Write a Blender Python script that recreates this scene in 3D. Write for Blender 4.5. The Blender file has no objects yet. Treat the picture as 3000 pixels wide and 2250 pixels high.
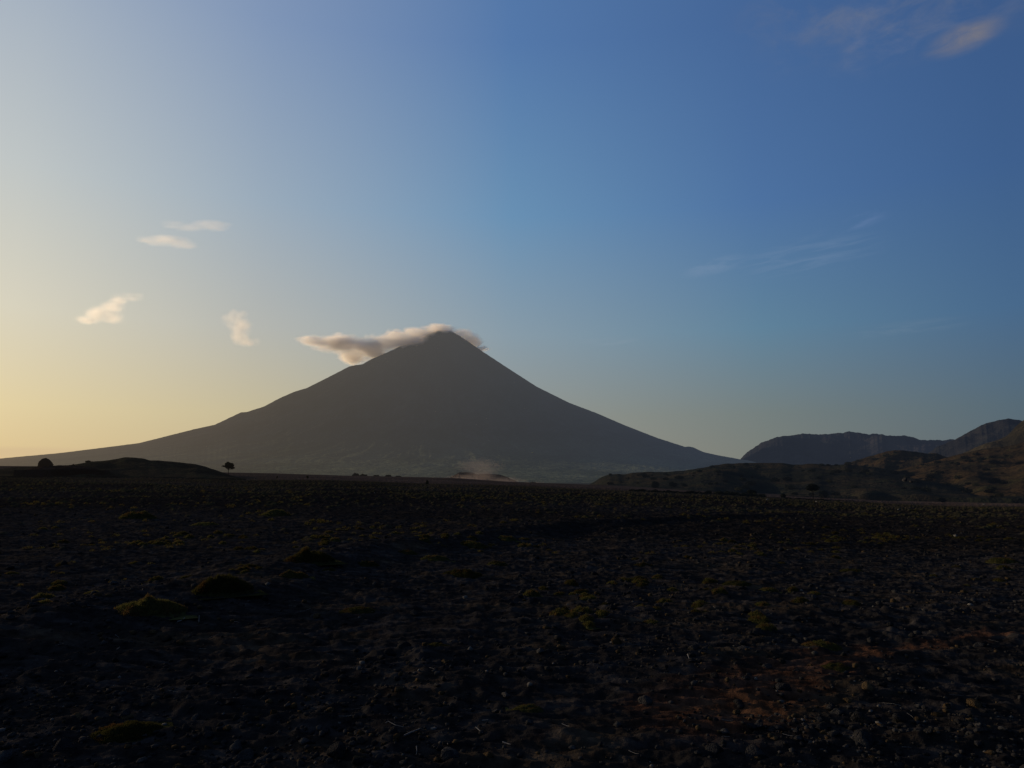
import bpy, bmesh, math, random
import numpy as np
from mathutils import Vector, Matrix, noise as mnoise

random.seed(7)
rng = np.random.default_rng(7)
S = bpy.context.scene
C = S.collection
R = math.radians

# ------------------------------------------------------------------ camera
CAM_Z = 1.6
F_PX = 2167.0            # focal length in pixels of the 3000 px wide photograph
HORIZON = 1400.0
PITCH = math.atan((HORIZON - 1125.0) / F_PX)
cam_d = bpy.data.cameras.new('camera'); cam = bpy.data.objects.new('camera', cam_d); C.objects.link(cam)
cam.location = (0, 0, CAM_Z); cam.rotation_euler = (R(90) + PITCH, 0, 0)
cam_d.sensor_width = 36; cam_d.lens = 36 * F_PX / 3000; cam_d.clip_start = .05; cam_d.clip_end = 300000
S.camera = cam
CP, SP = math.cos(PITCH), math.sin(PITCH)

def ray(u, v):
    """direction (x/y, z/y) of a point of the photograph"""
    xc = (u - 1500.0) / F_PX; yc = (1125.0 - v) / F_PX
    Y = CP - SP * yc; Z = SP + CP * yc
    return xc / Y, Z / Y
def at(u, v, y):
    a, b = ray(u, v)
    return Vector((a * y, y, CAM_Z + b * y))
def azt(u, v):
    """azimuth and tangent of elevation (against horizontal distance)"""
    a, b = ray(u, v)
    return math.atan(a), b / math.hypot(a, 1)

# ------------------------------------------------------------------ noise
def _hash(ix, iy, seed):
    n = (ix.astype(np.int64) * 374761393 + iy.astype(np.int64) * 668265263 + seed * 974634777) & 0xffffffff
    n = ((n ^ (n >> 13)) * 1274126177) & 0xffffffff
    n = n ^ (n >> 16)
    return (n & 0xffff) / 65535.0
def perlin(x, y, seed=0):
    x = np.asarray(x, float); y = np.asarray(y, float)
    x0 = np.floor(x); y0 = np.floor(y); fx = x - x0; fy = y - y0
    def g(ix, iy, dx, dy):
        a = _hash(ix, iy, seed) * (2 * np.pi)
        return np.cos(a) * dx + np.sin(a) * dy
    u = fx * fx * fx * (fx * (fx * 6 - 15) + 10); v = fy * fy * fy * (fy * (fy * 6 - 15) + 10)
    a = g(x0, y0, fx, fy); b = g(x0 + 1, y0, fx - 1, fy); c = g(x0, y0 + 1, fx, fy - 1); d = g(x0 + 1, y0 + 1, fx - 1, fy - 1)
    return (a + (b - a) * u + (c - a) * v + (a - b - c + d) * u * v) * 1.4
def fbm(x, y, seed=0, octs=4, gain=.5, lac=2.03):
    s = 0; a = 1
    for o in range(octs):
        s = s + a * perlin(x, y, seed + o * 17); x = x * lac + 3.1; y = y * lac + 7.7; a *= gain
    return s
def ridged(x, y, seed=0, octs=4, gain=.5):
    s = 0; a = 1
    for o in range(octs):
        s = s + a * (1 - 2 * np.abs(perlin(x, y, seed + o * 13))); x = x * 2.1 + 1.7; y = y * 2.1 + 5.2; a *= gain
    return s
def sstep(x, a, b):
    t = np.clip((x - a) / (b - a), 0, 1); return t * t * (3 - 2 * t)

# ------------------------------------------------------------------ mesh helpers
def mesh_np(name, verts, faces, smooth=True):
    me = bpy.data.meshes.new(name)
    verts = np.asarray(verts, np.float32); faces = np.asarray(faces, np.int32)
    k = faces.shape[1]
    me.vertices.add(len(verts)); me.vertices.foreach_set('co', verts.ravel())
    me.loops.add(faces.size); me.loops.foreach_set('vertex_index', faces.ravel())
    me.polygons.add(len(faces)); me.polygons.foreach_set('loop_start', np.arange(0, faces.size, k, dtype=np.int32))
    me.polygons.foreach_set('loop_total', np.full(len(faces), k, np.int32))
    me.polygons.foreach_set('use_smooth', np.full(len(faces), smooth, bool))
    me.update(calc_edges=True); me.validate()
    return me
def put(name, me, mats=(), loc=(0, 0, 0), parent=None):
    o = bpy.data.objects.new(name, me); C.objects.link(o); o.location = loc
    if me is not None:
        for m in (mats if isinstance(mats, (list, tuple)) else [mats]): me.materials.append(m)
    if parent: o.parent = parent
    return o
def colour_attr(me, col):
    a = me.color_attributes.new('tint', 'FLOAT_COLOR', 'POINT')
    c = np.ones((len(me.vertices), 4), np.float32); c[:, :3] = col
    a.data.foreach_set('color', c.ravel())
def tag(o, label=None, cat=None, group=None, kind=None):
    if label: o['label'] = label
    if cat: o['category'] = cat
    if group: o['group'] = group
    if kind: o['kind'] = kind
    return o
def grid_faces(ni, nj, wrap=False):
    i = np.arange(ni if wrap else ni - 1); j = np.arange(nj - 1)
    I, J = np.meshgrid(i, j, indexing='ij'); I2 = (I + 1) % ni
    return np.stack([I * nj + J, I2 * nj + J, I2 * nj + J + 1, I * nj + J + 1], -1).reshape(-1, 4)
def srgb(r, g, b):
    f = lambda c: (c / 255 / 12.92) if c / 255 <= .04045 else ((c / 255 + .055) / 1.055) ** 2.4
    return (f(r), f(g), f(b))

# ------------------------------------------------------------------ node helper
class N:
    def __init__(s, nt): s.nt = nt; s.L = nt.links
    def new(s, t, **k):
        n = s.nt.nodes.new(t)
        for a, b in k.items(): setattr(n, a, b)
        return n
    def set(s, sock, v):
        if isinstance(v, bpy.types.NodeSocket): s.L.new(v, sock)
        elif isinstance(v, (tuple, list)) and sock.type == 'RGBA': sock.default_value = (*v[:3], 1)
        else: sock.default_value = v
    def m(s, op, a, b=None, c=None, clamp=False):
        n = s.new('ShaderNodeMath', operation=op); n.use_clamp = clamp
        for i, v in enumerate((a, b, c)):
            if v is not None: s.set(n.inputs[i], v)
        return n.outputs[0]
    def v(s, op, a, b=None):
        n = s.new('ShaderNodeVectorMath', operation=op); s.set(n.inputs[0], a)
        if b is not None: s.set(n.inputs['Scale'] if op == 'SCALE' else n.inputs[1], b)
        return n.outputs['Value'] if op in ('LENGTH', 'DOT_PRODUCT', 'DISTANCE') else n.outputs[0]
    def rng(s, x, a, b, c=0., d=1., kind='SMOOTHSTEP'):
        n = s.new('ShaderNodeMapRange', interpolation_type=kind)
        for i, w in enumerate((x, a, b, c, d)): s.set(n.inputs[i], w)
        return n.outputs[0]
    def mix(s, f, a, b, mode='MIX'):
        n = s.new('ShaderNodeMix', data_type='RGBA', blend_type=mode)
        s.set(n.inputs[0], f); s.set(n.inputs[6], a); s.set(n.inputs[7], b)
        return n.outputs[2]
    def noise(s, vec, scale, detail=4., rough=.5, dist=0.):
        n = s.new('ShaderNodeTexNoise'); s.set(n.inputs['Vector'], vec); n.inputs['Scale'].default_value = scale
        n.inputs['Detail'].default_value = detail; n.inputs['Roughness'].default_value = rough; n.inputs['Distortion'].default_value = dist
        return n.outputs[0]
    def ramp(s, f, stops):
        n = s.new('ShaderNodeValToRGB'); s.set(n.inputs[0], f); e = n.color_ramp.elements
        while len(e) < len(stops): e.new(.5)
        for k, (p, c) in enumerate(stops): e[k].position = p; e[k].color = (*c, 1)
        return n.outputs[0]
    def sep(s, vec):
        n = s.new('ShaderNodeSeparateXYZ'); s.set(n.inputs[0], vec); return n.outputs
    def comb(s, x, y, z):
        n = s.new('ShaderNodeCombineXYZ')
        for i, w in enumerate((x, y, z)): s.set(n.inputs[i], w)
        return n.outputs[0]

# ------------------------------------------------------------------ world sky
SUN_AZ, SUN_EL = -62.0, 9.0
W = bpy.data.worlds.new('World'); S.world = W; W.use_nodes = True
W.node_tree.nodes.clear(); n = N(W.node_tree)
sky = n.new('ShaderNodeTexSky', sky_type='NISHITA'); sky.sun_disc = False
sky.sun_elevation = R(SUN_EL); sky.sun_rotation = R(SUN_AZ); sky.air_density = 1.2; sky.dust_density = 2.0; sky.ozone_density = 2.0
tc = n.new('ShaderNodeTexCoord'); d = n.v('NORMALIZE', tc.outputs['Generated']); X, Y, Z = n.sep(d)
az = n.m('MULTIPLY', n.m('ARCTAN2', X, Y), 180 / math.pi)
el = n.m('MULTIPLY', n.m('ARCSINE', Z), 180 / math.pi)
# position round the horizon counted from the sun, 0..180 degrees on both sides
rel = n.m('ABSOLUTE', n.m('WRAP', n.m('SUBTRACT', az, SUN_AZ), 180., -180.))
t = n.m('DIVIDE', rel, 180.)
AZS = [-34.7, -19.2, 0, 18.9, 34.7]
ROWS = [  # elevation, colours near the sun, at the five azimuths above, opposite the sun
    (0,  (228, 198, 146), [(216, 189, 140), (196, 177, 140), (156, 148, 132), (124, 126, 118), (92, 101, 106)], (72, 84, 100)),
    (4.7,(236, 216, 170), [(224, 206, 162), (197, 185, 152), (148, 150, 142), (115, 126, 126), (84, 104, 118)], (66, 82, 104)),
    (11, (232, 220, 188), [(216, 210, 190), (181, 182, 176), (136, 155, 168), (95, 130, 155), (70, 104, 140)], (60, 80, 112)),
    (20, (220, 218, 208), [(192, 198, 198), (155, 172, 188), (105, 145, 181), (77, 114, 162), (61, 95, 142)], (55, 76, 115)),
    (32, (180, 192, 206), [(160, 174, 192), (128, 150, 184), (84, 121, 171), (68, 102, 152), (57, 88, 136)], (50, 70, 110)),
    (75, (92, 118, 165), [(90, 115, 160), (84, 110, 156), (76, 102, 150), (68, 94, 142), (60, 85, 132)], (50, 70, 110)),
]
cur = None; pe = None
for e_, c0, cs, c1 in ROWS:
    st = [(0, srgb(*c0))] + [((a - SUN_AZ) / 180, srgb(*c)) for a, c in zip(AZS, cs)] + [(.75, srgb(*c1)), (1, srgb(*c1))]
    rc = n.ramp(t, st)
    cur = rc if cur is None else n.mix(n.rng(el, pe, e_, kind='LINEAR'), cur, rc)
    pe = e_
# high thin cirrus
def streak(ca, ce, ra, re, tilt, seed, sx, sy, lo, hi):
    ct, stt = math.cos(R(tilt)), math.sin(R(tilt))
    da = n.m('SUBTRACT', az, ca); de = n.m('SUBTRACT', el, ce)
    a2 = n.m('ADD', n.m('MULTIPLY', da, ct), n.m('MULTIPLY', de, stt)); e2 = n.m('SUBTRACT', n.m('MULTIPLY', de, ct), n.m('MULTIPLY', da, stt))
    q = n.v('LENGTH', n.comb(n.m('DIVIDE', a2, ra), n.m('DIVIDE', e2, re), 0.))
    nz = n.noise(n.comb(n.m('MULTIPLY', a2, sx), n.m('MULTIPLY', e2, sy), seed), 1., 5., .6, .5)
    return n.m('MULTIPLY', n.rng(q, .25, 1., 1., 0.), n.rng(nz, lo, hi))
def sk(u, v):
    a, tn = azt(u, v); return math.degrees(a), math.degrees(math.atan(tn))
wisps = []
for (u, v, ra, re, tilt, seed, sx, sy, lo, hi, col, f) in [
    (2650, -10, 14, 4.6, -3, 3., .34, .6, .34, .85, (118, 122, 136), .55),
    (2600, 95, 11, 3.0, 0, 23., .3, .9, .42, .8, (108, 120, 150), .35),
    (2825, 112, 3.0, 1.1, 6, 9., .4, 1., .1, .8, (140, 130, 122), .62),
    (2360, 752, 6.5, 1.7, 5, 5., .25, 2.2, .38, .68, (114, 138, 170), .32),
    (2090, 780, 3.0, .8, 10, 15., .3, 1.5, .35, .62, (130, 150, 178), .3),
    (2500, 655, 3.0, .7, 9, 12., .3, 1.5, .4, .68, (112, 136, 178), .3),
    (2640, 965, 5.0, .7, 2, 19., .25, 1.5, .4, .7, (112, 134, 155), .3),
    (1780, 1000, 3.0, .4, 1, 29., .25, 1.5, .4, .7, (140, 156, 170), .3),
    (60, 1325, 6.0, .5, 1, 25., .25, 1.5, .2, .5, (205, 180, 145), .5)]:
    ca, ce = sk(u, v)
    cur = n.mix(n.m('MULTIPLY', streak(ca, ce, ra, re, tilt, seed, sx, sy, lo, hi), f), cur, srgb(*col))
# below the horizon: dark earth
cur = n.mix(n.rng(el, -3., -.4), (.01, .01, .01), cur)
tot = n.mix(.05, n.v('SCALE', cur, 10.), sky.outputs[0])
bg = n.new('ShaderNodeBackground'); n.set(bg.inputs[0], tot); bg.inputs[1].default_value = .1
out = n.new('ShaderNodeOutputWorld'); n.L.new(bg.outputs[0], out.inputs[0])

sd = bpy.data.lights.new('sun', 'SUN'); sd.energy = 4.2; sd.angle = R(.6); sd.color = (1.0, .76, .50)
so = bpy.data.objects.new('sun', sd); C.objects.link(so)
sv = Vector((math.sin(R(SUN_AZ)) * math.cos(R(SUN_EL)), math.cos(R(SUN_AZ)) * math.cos(R(SUN_EL)), math.sin(R(SUN_EL))))
so.rotation_euler = sv.to_track_quat('Z', 'Y').to_euler(); so.location = sv * 300

# ------------------------------------------------------------------ materials
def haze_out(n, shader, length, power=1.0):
    """aerial perspective painted as an emissive surface glow, by distance over the ground, warm towards the sunrise"""
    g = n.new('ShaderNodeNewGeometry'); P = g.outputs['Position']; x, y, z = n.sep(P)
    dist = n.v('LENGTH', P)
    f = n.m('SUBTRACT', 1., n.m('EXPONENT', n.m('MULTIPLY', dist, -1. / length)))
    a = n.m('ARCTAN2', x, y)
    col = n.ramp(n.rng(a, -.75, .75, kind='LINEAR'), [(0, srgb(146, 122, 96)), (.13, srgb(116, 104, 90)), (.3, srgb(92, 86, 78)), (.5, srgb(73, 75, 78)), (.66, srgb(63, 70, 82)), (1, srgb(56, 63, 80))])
    # haze glow painted stronger with height for the top-lit summit, slightly at the foot
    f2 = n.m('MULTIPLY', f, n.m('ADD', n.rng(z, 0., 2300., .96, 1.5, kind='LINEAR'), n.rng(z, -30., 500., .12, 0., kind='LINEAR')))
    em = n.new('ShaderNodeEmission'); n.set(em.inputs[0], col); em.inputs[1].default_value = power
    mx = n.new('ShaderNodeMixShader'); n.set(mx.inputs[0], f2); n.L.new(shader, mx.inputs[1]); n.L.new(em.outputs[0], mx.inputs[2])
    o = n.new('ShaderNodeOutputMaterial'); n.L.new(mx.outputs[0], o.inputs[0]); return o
def mat(name):
    m = bpy.data.materials.new(name); m.use_nodes = True; m.node_tree.nodes.clear(); return m, N(m.node_tree)
def principled(n, col, rough=.9, bump=None, spec=.2):
    if spec > 0:
        b = n.new('ShaderNodeBsdfPrincipled'); n.set(b.inputs['Base Color'], col); b.inputs['Roughness'].default_value = rough; b.inputs['Specular IOR Level'].default_value = spec
    else:
        b = n.new('ShaderNodeBsdfDiffuse'); n.set(b.inputs['Color'], col); b.inputs['Roughness'].default_value = .4
    if bump is not None:
        bp = n.new('ShaderNodeBump'); bp.inputs['Strength'].default_value = bump[1]; bp.inputs['Distance'].default_value = bump[2]
        n.set(bp.inputs['Height'], bump[0]); n.L.new(bp.outputs[0], b.inputs['Normal'])
    return b.outputs[0]
def simple_mat(name, a, b, scale, rough=.9, bump=.5, bd=.01, haze=40000., spec=0, detail=5., trans=0):
    m, n = mat(name); co = n.new('ShaderNodeTexCoord').outputs['Object']
    nz = n.noise(co, scale, detail, .6)
    oi = n.new('ShaderNodeObjectInfo').outputs['Random']
    col = n.mix(n.rng(nz, .3, .7), a, b)
    col = n.v('SCALE', col, n.rng(oi, 0., 1., .6, 1.4, kind='LINEAR'))
    sh = principled(n, col, rough, (n.noise(co, scale * 3, 4.), bump, bd), spec)
    if trans:
        tr = n.new('ShaderNodeBsdfTranslucent'); n.set(tr.inputs[0], col); mx = n.new('ShaderNodeMixShader'); mx.inputs[0].default_value = trans
        n.L.new(sh, mx.inputs[1]); n.L.new(tr.outputs[0], mx.inputs[2]); sh = mx.outputs[0]
    haze_out(n, sh, haze); return m

# ground: tint painted per vertex in world space, broken up by fine noise
M_ground, n = mat('volcanic_ash')
tint = n.new('ShaderNodeVertexColor'); tint.layer_name = 'tint'
pos = n.new('ShaderNodeNewGeometry').outputs['Position']
fine = n.noise(pos, 9., 6., .65); grit = n.noise(pos, 60., 3., .6)
vor = n.new('ShaderNodeTexVoronoi'); n.set(vor.inputs['Vector'], pos); vor.inputs['Scale'].default_value = 26.
peb = n.rng(vor.outputs['Distance'], .05, .16, 1., 0.)
pebm = n.m('MULTIPLY', peb, n.rng(n.sep(vor.outputs['Color'])[0], .72, .9))
col = n.mix(1., tint.outputs[0], n.comb(n.rng(fine, .25, .75, .45, 1.6), n.rng(fine, .25, .75, .45, 1.6), n.rng(fine, .25, .75, .5, 1.5)), 'MULTIPLY')
col = n.mix(n.m('MULTIPLY', pebm, .6), col, (.055, .052, .05))
hgt = n.m('ADD', n.m('MULTIPLY', fine, 1.), n.m('ADD', n.m('MULTIPLY', grit, .25), n.m('MULTIPLY', pebm, .5)))
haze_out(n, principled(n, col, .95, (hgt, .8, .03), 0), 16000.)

# ------------------------------------------------------------------ ground sheet
def prof(pts):
    A = [azt(u, v) for u, v in pts]; return np.array([a for a, _ in A]), np.array([b for _, b in A])
R1, R2 = 210.0, 480.0
e1a, e1t = prof([(0, 1400), (300, 1402), (640, 1406), (950, 1408), (1200, 1418), (1500, 1424), (1850, 1441), (2100, 1452), (2250, 1461), (2500, 1476), (2700, 1486), (3000, 1490)])
e2a, e2t = prof([(0, 1366), (120, 1367), (640, 1384), (800, 1387), (1000, 1393), (1330, 1400), (1500, 1412), (1750, 1422), (2000, 1436), (2300, 1452), (2600, 1466), (3000, 1474)])
RIDGE_Y = np.array([2, 5, 8.5, 11, 16, 26, 40, 60.]); RIDGE_X = np.array([-9, -6.8, -4.9, -4.4, -3.6, 1.6, 12, 26.])

def height(x, y, detail=True):
    x = np.asarray(x, float); y = np.asarray(y, float)
    r = np.hypot(x, y) + 1e-6; a = np.arctan2(x, y)
    z1 = CAM_Z + R1 * np.interp(a, e1a, e1t); z2 = CAM_Z + R2 * np.interp(a, e2a, e2t)
    back = sstep(np.abs(a), 1.0, 2.2); z1 = z1 * (1 - back); z2 = z2 * (1 - back)
    h = z1 * np.clip(r / R1, 0, 1) ** 1.35
    h = h + (z2 - z1) * sstep(r, R1, R2)
    h = h + (-26 - z2) * sstep(r, R2, 1500)
    near = 1 - sstep(r, 120, 400)
    # the low step of ash that runs obliquely across the foreground
    xr = np.interp(y, RIDGE_Y, RIDGE_X)
    s = (x - xr) + .6 * fbm(x / 3, y / 3, 91, 2)
    k = (1 - sstep(r, 25, 60)) * sstep(y, 0, 4)
    h = h + k * (.20 * np.exp(-(s - .5) ** 2 / 1.1) - .22 * (1 - sstep(s, -2.5, .5)))
    h = h + near * (.05 * fbm(x / 6, y / 6, 5, 3)) * sstep(r, 1, 8) + near * sstep(r, 20, 90) * .35 * fbm(x / 28, y / 22, 15, 3)
    if detail:
        h = h + near * (.036 * fbm(x / 1.1, y / .75, 21, 3) + .034 * sstep(perlin(x / .30, y / .25, 25) + .5 * perlin(x / .13, y / .11, 26), .05, .7) * sstep(fbm(x / 2.5, y / 2., 27, 2), -.5, .3) + .021 * ridged(x / .42 + .4 * perlin(x, y, 3), y / .19, 33, 3) + .006 * fbm(x / .09, y / .07, 41, 2) * (1 - sstep(r, 12, 25)))
        c, g = clumps(x, y, r); h = h + c
    return h
def clumps(x, y, r):
    """low cushions of vegetation: height and cover"""
    big = fbm(x / 9, y / 9, 61, 3); m = perlin(x / .8, y / .65, 71) + .5 * perlin(x / .35, y / .3, 72)
    th = .82 - .42 * sstep(r, 10, 70) - .22 * big
    g = sstep(m, th, th + .28) * sstep(r, 7, 18) * (1 - sstep(r, 330, 460))
    return g * (.06 + .14 * sstep(r, 15, 120)), g
PATH = [(3150, 1855), (3000, 1862), (2780, 1885), (2600, 1915), (2420, 1935), (2350, 1990), (2200, 2040), (2050, 2100)]

def ground_hit(u, v, detail=True):
    a, b = ray(u, v)
    ys = np.geomspace(2.0, 900, 6000); zz = CAM_Z + b * ys - height(a * ys, ys, detail)
    i = np.argmax(zz < 0) if (zz < 0).any() else len(ys) - 1
    y = ys[i]; return Vector((a * y, y, float(height(a * y, y, detail))))
path_xy = [ground_hit(u, v, False) for u, v in PATH]

A_D = R(50)
azs = np.concatenate([np.linspace(-A_D, A_D, 1750), np.linspace(A_D, 2 * math.pi - A_D, 420)[1:-1]])
rs = np.concatenate([[.05], np.geomspace(.6, 3.0, 60)[:-1], np.geomspace(3.0, 260, 980)[:-1], np.geomspace(260, 1600, 160)[:-1], np.geomspace(1600, 90000, 60)])
AA, RR = np.meshgrid(azs, rs, indexing='ij'); GX = RR * np.sin(AA); GY = RR * np.cos(AA)
GZ = height(GX, GY)
verts = np.stack([GX, GY, GZ], -1).reshape(-1, 3)
me = mesh_np('ground', verts, grid_faces(len(azs), len(rs), True)[:, ::-1])
x, y, r = GX.ravel(), GY.ravel(), RR.ravel()
ash = np.array([.0165, .0148, .0143]); brown = np.array([.034, .025, .017]); moss = np.array([.040, .035, .015]); rust = np.array([.085, .036, .017]); band = np.array([.060, .042, .033]); pale = np.array([.09, .08, .065])
b1 = sstep(fbm(x / 1.6, y / 1.0, 101, 4), .15, .75)[:, None]; w = sstep(fbm(x / 40, y / 30, 107, 3), -.3, .7)[:, None]
col = ash * (1 - .75 * b1) + brown * .75 * b1
far = sstep(r, 30, 200)[:, None]; col = col * (1 - far * .6) + brown * far * .6
col = col * (.75 + .5 * w) * (.72 + .75 * sstep(fbm(x / .55, y / .22, 151, 3), -.2, .9)[:, None])
_, g = clumps(x, y, r); gm = (g * (.65 + .35 * sstep(fbm(x / .5, y / .5, 111, 2), -.4, .5)))[:, None]
mc = moss * (1 - .45 * w) + brown * 1.3 * .45 * w
col = col * (1 - gm) + mc * gm
dp = np.full(len(x), 1e9)
for p, q in zip(path_xy[:-1], path_xy[1:]):
    px, py, qx, qy = p.x, p.y, q.x, q.y; L2 = (qx - px) ** 2 + (qy - py) ** 2
    tt = np.clip(((x - px) * (qx - px) + (y - py) * (qy - py)) / L2, 0, 1)
    dp = np.minimum(dp, np.hypot(x - px - tt * (qx - px), y - py - tt * (qy - py)))
pw = .10 + .35 * sstep(-x, -3.6, -1.5) * (y < 8)
pm = ((1 - sstep(dp + .26 * fbm(x / .4, y / .3, 121, 4), pw * .3, pw * 1.6)) * .45)[:, None]
col = col * (1 - pm) + rust * pm
bm_ = (sstep(r, R1 - 15, R1 + 40) * (1 - sstep(r, 600, 1200)))[:, None]; bc = band * (.6 + .7 * sstep(fbm(x / 60, y / 9, 131, 3), -.5, .6)[:, None])
col = col * (1 - bm_) + bc * bm_
fm = sstep(r, 900, 1800)[:, None]; st = sstep(fbm(x / 900, y / 260, 141, 4), -.1, .6)[:, None]
col = col * (1 - fm) + (np.array([.05, .046, .035]) * (1 - st) + pale * .45 * st) * fm
colour_attr(me, col)
ground = put('ground', me, M_ground); tag(ground, kind='structure')

# ------------------------------------------------------------------ relief fitted to a skyline
def fit(GX, GY, G, zb, a_cols, pa, pt, smooth=0):
    """scale the relief of every azimuth column until its skyline has the wanted height"""
    RRr = np.hypot(GX, GY); want = np.interp(a_cols, pa, pt); lo = np.zeros(len(a_cols)); hi = np.full(len(a_cols), 30000.0)
    for _ in range(44):
        k = (lo + hi) / 2; tn = ((zb + k[:, None] * G - CAM_Z) / RRr).max(1); big = tn > want
        hi = np.where(big, k, hi); lo = np.where(big, lo, k)
    k = (lo + hi) / 2
    if smooth:
        w_ = np.exp(-(np.arange(-3 * smooth, 3 * smooth + 1) / smooth) ** 2 / 2); w_ /= w_.sum(); k = np.convolve(np.pad(k, 3 * smooth, mode='edge'), w_, 'valid')
    return zb + k[:, None] * G
def relief(name, pts, rf, rc, rb, zb, na, nr, shape_p, rough, seed, M, jag=0., spur=0., side=None):
    pa, pt = prof(pts); a = np.linspace(pa[0], pa[-1], na)
    pt_i = np.interp(a, pa, pt) + jag * fbm(a * 160, a * 0, seed + 5, 4, .6)
    rr = np.concatenate([np.linspace(rf, rc, nr), np.linspace(rc, rb, nr // 3)[1:]])
    A, Q = np.meshgrid(a, rr, indexing='ij')
    L = (rc - rf)
    s = (Q - rf) / L + spur * (1 - (.3 if rc > 4000 else .7) * sstep(Q, rf + .6 * L, rc)) * fbm(A * rc / L * 3.2, Q / L * .8, seed, 3)
    G = np.clip(s, 0, 1) ** shape_p
    xx, yy = Q * np.sin(A), Q * np.cos(A)
    G = G * (1 + rough * (1 - (.2 if rc > 4000 else .6) * sstep(Q, rf + .55 * L, rc)) * fbm(xx / L * 3.0, yy / L * 3.0, seed + 9, 6, .5))
    G = G * (1 - sstep(Q, rc, rb)); G = np.maximum(G, 0)
    Zz = fit(xx, yy, G, zb, a, a, pt_i, 0 if rc > 4000 else 3)
    Zz = Zz - (Q <= rf) * 4
    return put(name, mesh_np(name, np.stack([xx, yy, Zz], -1).reshape(-1, 3), grid_faces(len(a), len(rr))[:, ::-1]), M), (xx, yy, Zz)

def hill_mat(name, dark, warm, green, scale, haze, streak=1.0, power=1.0):
    m, n = mat(name); g = n.new('ShaderNodeNewGeometry'); P = g.outputs['Position']; sc = n.v('MULTIPLY', P, (1., 1., 1.6))
    a = n.noise(sc, scale, 6., .6, .6); b = n.noise(P, scale * 3.3, 5., .65); c = n.noise(P, scale * 14, 4., .7)
    col = n.mix(n.rng(a, .42, .62), dark, warm); col = n.mix(n.m('MULTIPLY', n.rng(b, .5, .66), .7), col, green)
    col = n.mix(n.rng(c, .53, .68), col, n.v('SCALE', dark, .65))
    vr = n.new('ShaderNodeTexVoronoi'); n.set(vr.inputs['Vector'], P); vr.inputs['Scale'].default_value = scale * 22
    col = n.mix(n.m('MULTIPLY', n.rng(vr.outputs['Distance'], .10, .28, 1., 0.), .45), col, n.v('SCALE', dark, .35))
    haze_out(n, principled(n, col, .95, (n.m('ADD', b, n.m('MULTIPLY', c, .3)), .4, .28 / scale), 0), haze, power); return m

# volcano -----------------------------------------------------------
VD = 10500.0
VP = [(-900, 1398), (-420, 1378), (0, 1343), (176, 1327), (407, 1298), (570, 1257), (630, 1244), (678, 1221), (706, 1208), (722, 1207), (735, 1203), (773, 1191), (820, 1166), (861, 1148),
      (880, 1142), (898, 1137), (960, 1106), (1024, 1073), (1040, 1070), (1062, 1067), (1090, 1051), (1153, 1024), (1227, 984), (1262, 968), (1290, 963), (1322, 969), (1360, 992), (1410, 1027), (1492, 1081),
      (1573, 1133), (1668, 1180), (1750, 1211), (1831, 1246), (1926, 1283), (2007, 1309), (2018, 1308), (2030, 1310), (2060, 1324), (2100, 1333), (2172, 1346), (2300, 1364), (2500, 1384), (2800, 1398)]
pk = at(1290, 963, VD)
tops = [at(u, v, VD) for u, v in VP]
lx = np.array([pk.x - p.x for p in tops if p.x <= pk.x][::-1]); lz = np.array([p.z + 26 for p in tops if p.x <= pk.x][::-1])
rx = np.array([p.x - pk.x for p in tops if p.x >= pk.x]); rz = np.array([p.z + 26 for p in tops if p.x >= pk.x])
lz2 = np.array([float(np.mean(np.interp([q - 250, q, q + 250], lx, lz))) for q in lx]); rz2 = np.array([float(np.mean(np.interp([q - 200, q, q + 200], rx, rz))) for q in rx])
pa, pt = prof(VP); va = np.concatenate([np.linspace(pa[0], -.45, 120)[:-1], np.linspace(-.45, .36, 1000)[:-1], np.linspace(.36, pa[-1], 80)])
vr_ = np.concatenate([np.linspace(3800, 8500, 120)[:-1], np.linspace(8500, 11500, 260)[:-1], np.linspace(11500, 17000, 90)])
A, Q = np.meshgrid(va, vr_, indexing='ij'); xx, yy = Q * np.sin(A), Q * np.cos(A)
dx, dy = xx - pk.x, (yy - pk.y) / .62; th = np.arctan2(dy, dx); rad = np.hypot(dx, dy)
gul = ridged(th * 11 + .3 * perlin(rad / 900, th * 3, 5), rad / 6000, 7, 4, .6); rad2 = rad * (1 + .030 * gul * sstep(rad, 150, 1500))
wl = .5 - .5 * np.cos(th); G = np.interp(rad2, lx, lz2) * wl + np.interp(rad2, rx, rz2) * (1 - wl)
G = np.maximum(G * (1 + .012 * fbm(xx / 500, yy / 500, 8, 5)) + 5 * fbm(xx / 260, yy / 260, 10, 4) * sstep(G, 20, 200), 0)
G = G * sstep(Q, 3900, 5800)
Vz = fit(xx, yy, G, -26, va, va, np.interp(va, pa, pt) + .00022 * fbm(va * 220, va * 0, 3, 3))
Vz = Vz - .5 - 6 * (Q <= 3800)
M_volc, n = mat('volcano_slope'); P = n.new('ShaderNodeNewGeometry').outputs['Position']; z_ = n.sep(P)[2]
va1 = n.noise(n.v('MULTIPLY', P, (1., 1., .35)), .0035, 6., .62, .4); va2 = n.noise(n.v('MULTIPLY', P, (1., .5, 3.)), .0011, 6., .65, .3); va3 = n.noise(P, .02, 4., .6)
lowz = n.rng(n.m('ADD', z_, n.m('MULTIPLY', va2, 500.)), 300., 900., 1., 0.)
cl = n.mix(n.rng(va1, .38, .64), (.020, .020, .020), (.075, .070, .062)); cg = n.mix(n.rng(va2, .40, .62), (.055, .07, .04), (.15, .165, .095)); cl = n.mix(lowz, cl, cg)
cl = n.mix(n.rng(va3, .45, .65), cl, n.v('SCALE', cl, .55))
haze_out(n, principled(n, cl, .95, (n.m('ADD', va1, n.m('MULTIPLY', va3, .3)), 1., 160.), 0), 11500.)
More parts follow.
